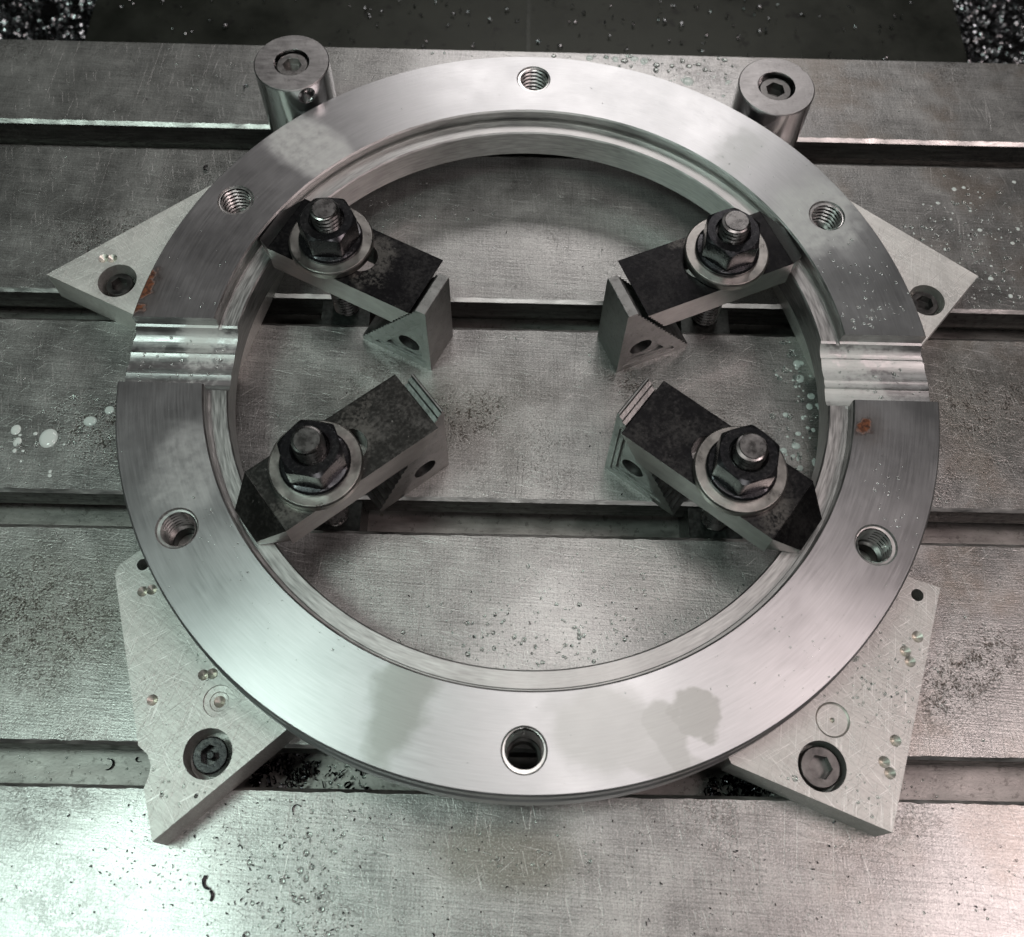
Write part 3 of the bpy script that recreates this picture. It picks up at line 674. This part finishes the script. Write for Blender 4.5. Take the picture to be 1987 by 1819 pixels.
# ------------------------------------------------------------------ coolant droplets
def inring(x, y): return 131.5 < math.hypot(x, y) < 163.4 and not (abs(y) < 15.5) and all(math.hypot(x - 150 * math.cos(R(a)), y - 150 * math.sin(a * math.pi / 180)) > 9 for a in HOLES)
def ontable(x, y): return all(abs(y - c) > 9.5 for c, _ in SLOTS) and y < 205 and math.hypot(x, y) < 400
def drops(name, label, mat, z, clusters, ok, flat=.52):
    V = []; F = []; placed = 0
    for cx, cy, sx, sy, cnt, r0, r1 in clusters:
        for _ in range(cnt):
            x = random.gauss(cx, sx); y = random.gauss(cy, sy)
            if not ok(x, y): continue
            r = r0 + (r1 - r0) * random.random() ** 3; b = len(V); n = 16 if r > .7 else 9
            e = random.uniform(.85, 1.15); rot = random.uniform(0, 6.28)
            for rr, hh in ((1.0, 0), (.9, .46), (.62, .82)):
                for i in range(n):
                    t = 2 * math.pi * i / n + rot; V.append((x + r * rr * math.cos(t) * e, y + r * rr * math.sin(t) / e, z + .01 + r * hh * flat))
            V.append((x, y, z + .01 + r * flat))
            for k in range(2):
                for i in range(n):
                    j = (i + 1) % n; F.append((b + k * n + i, b + k * n + j, b + (k + 1) * n + j, b + (k + 1) * n + i))
            for i in range(n): F.append((b + 2 * n + i, b + 2 * n + (i + 1) % n, b + 3 * n))
            F.append(tuple(b + i for i in reversed(range(n))))
    return tag(obj(name, mesh(name, V, F, 80), mat), label, 'droplets', kind='stuff')
TB = [(219, 95, 16, 16, 150, .3, 1.3), (205, 75, 14, 14, 80, .3, 1.2), (228, 64, 14, 16, 60, .3, 1.2), (60, 200, 26, 5, 50, .4, 2.0), (30, 200, 40, 6, 60, .3, 1.4), (-150, 185, 60, 12, 120, .2, .8),
      (120, 8, 5, 24, 70, .4, 1.7), (116, -25, 5, 14, 40, .4, 1.8), (-202, -20, 18, 8, 40, .4, 1.6), (10, -98, 34, 12, 260, .3, 1.0), (-20, -112, 16, 6, 70, .3, 1.1), (-72, -186, 7, 13, 110, .25, 1.25), (-80, -200, 12, 8, 90, .25, 1.2),
      (-65, -172, 16, 6, 90, .2, .7), (-95, -180, 24, 13, 520, .15, .45), (-5, -178, 25, 6, 60, .3, .8), (0, 0, 150, 130, 900, .15, .6), (-70, 105, 22, 12, 90, .3, .9), (-200, -40, 30, 40, 160, .2, .7), (-170, 60, 40, 60, 120, .2, .6),
      (190, -60, 25, 60, 160, .2, .7), (100, -190, 60, 12, 120, .2, .6), (90, 185, 60, 10, 90, .2, .9), (85, -95, 20, 12, 80, .3, .8)]
drops('coolant_droplets', 'clear coolant droplets beaded on the steel table', M_DROP, 0, TB, ontable)
drops('milky_droplets', 'milky coolant blobs dotted on the table beside and inside the ring', M_MILK, 0,
      [(-202.4, -23.3, 1, 1, 1, 4.2, 4.2), (-190, -14, 1.5, 1, 1, 2.6, 2.6), (-218, -22, 2, 2, 2, 2.0, 2.6), (-208, -30, 8, 6, 8, .6, 1.3), (-182, -12, 2, 2, 1, 2.0, 2.0), (82.4, 187.4, .5, .5, 1, 3.0, 3.0), (60, 201.5, .6, .4, 2, 2.2, 2.6), (40, 202.5, 10, 1, 5, 1.2, 2.2),
       (122, 5, 4, 24, 45, .5, 1.9), (115, -26, 5, 10, 16, .6, 2.0), (215, 100, 16, 14, 40, .4, 1.2), (205, 62, 16, 10, 20, .4, 1.2), (90, 190, 14, 5, 12, .4, 1.2)], ontable, .24)
drops('ring_droplets', 'fine coolant droplets on the top face of the ring', M_DROP, ZT,
      [(140, 45, 10, 16, 70, .2, .8), (145, 27, 9, 8, 40, .25, 1.1), (104, 97, 12, 12, 25, .2, .5), (136, -52, 6, 10, 16, .2, .6), (139, -60, 8, 8, 26, .2, .6), (90, -112, 20, 12, 40, .15, .45), (-78, -100, 18, 12, 40, .2, .5), (-105, -75, 10, 14, 50, .2, .6), (105, -120, 14, 10, 30, .2, .6),
       (0, 0, 110, 110, 260, .12, .4), (-135, 30, 8, 12, 20, .2, .5)], inring, .35)
def notchz(x, y):
    pr = left if x < 0 else right; yy = y + .0035 * x
    for (y0, z0), (y1, z1) in zip(pr[1:-1], pr[2:-1]):
        if y1 <= yy <= y0 and y0 != y1: return ZT + z0 + (z1 - z0) * (yy - y0) / (y1 - y0)
    return None
V = []; F = []
for _ in range(260):
    sgn = random.choice((-1, 1)); x = sgn * random.uniform(126, 162); y = random.gauss(0, 7)
    if abs(y) > 13 or math.hypot(x, y) > 163 : continue
    z = notchz(x, y)
    if z is None: continue
    r = .18 + .9 * random.random() ** 5; b = len(V); n = 8
    for rr, hh in ((1, -.4), (.8, .25), (.4, .4)):
        for i in range(n): V.append((x + r * rr * math.cos(6.2832 * i / n), y + r * rr * math.sin(6.2832 * i / n), z + r * hh))
    V.append((x, y, z + r * .45))
    for k in range(2):
        for i in range(n): F.append((b + k * n + i, b + k * n + (i + 1) % n, b + (k + 1) * n + (i + 1) % n, b + (k + 1) * n + i))
    for i in range(n): F.append((b + 2 * n + i, b + 2 * n + (i + 1) % n, b + 3 * n))
tag(obj('notch_droplets', mesh('notch_droplets', V, F, 80), M_DROP), 'milky droplets in the two milled notches of the ring', 'droplets', kind='stuff')
drops('slot_droplets', 'droplets beaded on the floor of the lowest slot', M_DROP, -26, [(-72, -151, 12, 4, 120, .3, .9), (80, -152, 14, 4, 60, .3, .9), (140, -153, 10, 4, 90, .2, .6), (-170, -150, 20, 5, 60, .2, .6)], lambda x, y: abs(y + 151.9) < 11)
def inpoly(P, x, y):
    c = False; j = len(P) - 1
    for i in range(len(P)):
        if (P[i][1] > y) != (P[j][1] > y) and x < (P[j][0] - P[i][0]) * (y - P[i][1]) / (P[j][1] - P[i][1]) + P[i][0]: c = not c
        j = i
    return c
LRP = [(127, -169), (158, -86), (130, -90), (76, -149)]; LLP = [(-126, -176), (-154, -88), (-100, -120), (-88, -142)]
def onplate(x, y):
    return (inpoly(LRP, x, y) and math.hypot(x - 106.1, y + 150.4) > 10 and math.hypot(x - 112, y + 134.5) > 7.5) or (inpoly(LLP, x, y) and math.hypot(x + 112.1, y + 150.1) > 10 and math.hypot(x + 111, y + 132) > 7)
drops('plate_droplets', 'small droplets on the two lower aluminium plates', M_DROP, TP,
      [(125, -120, 8, 10, 140, .2, .7), (110, -160, 14, 6, 60, .3, 1.2), (140, -125, 8, 22, 90, .2, .8), (-110, -163, 12, 6, 60, .3, .8), (-125, -130, 14, 22, 60, .2, .5)], onplate, .4)
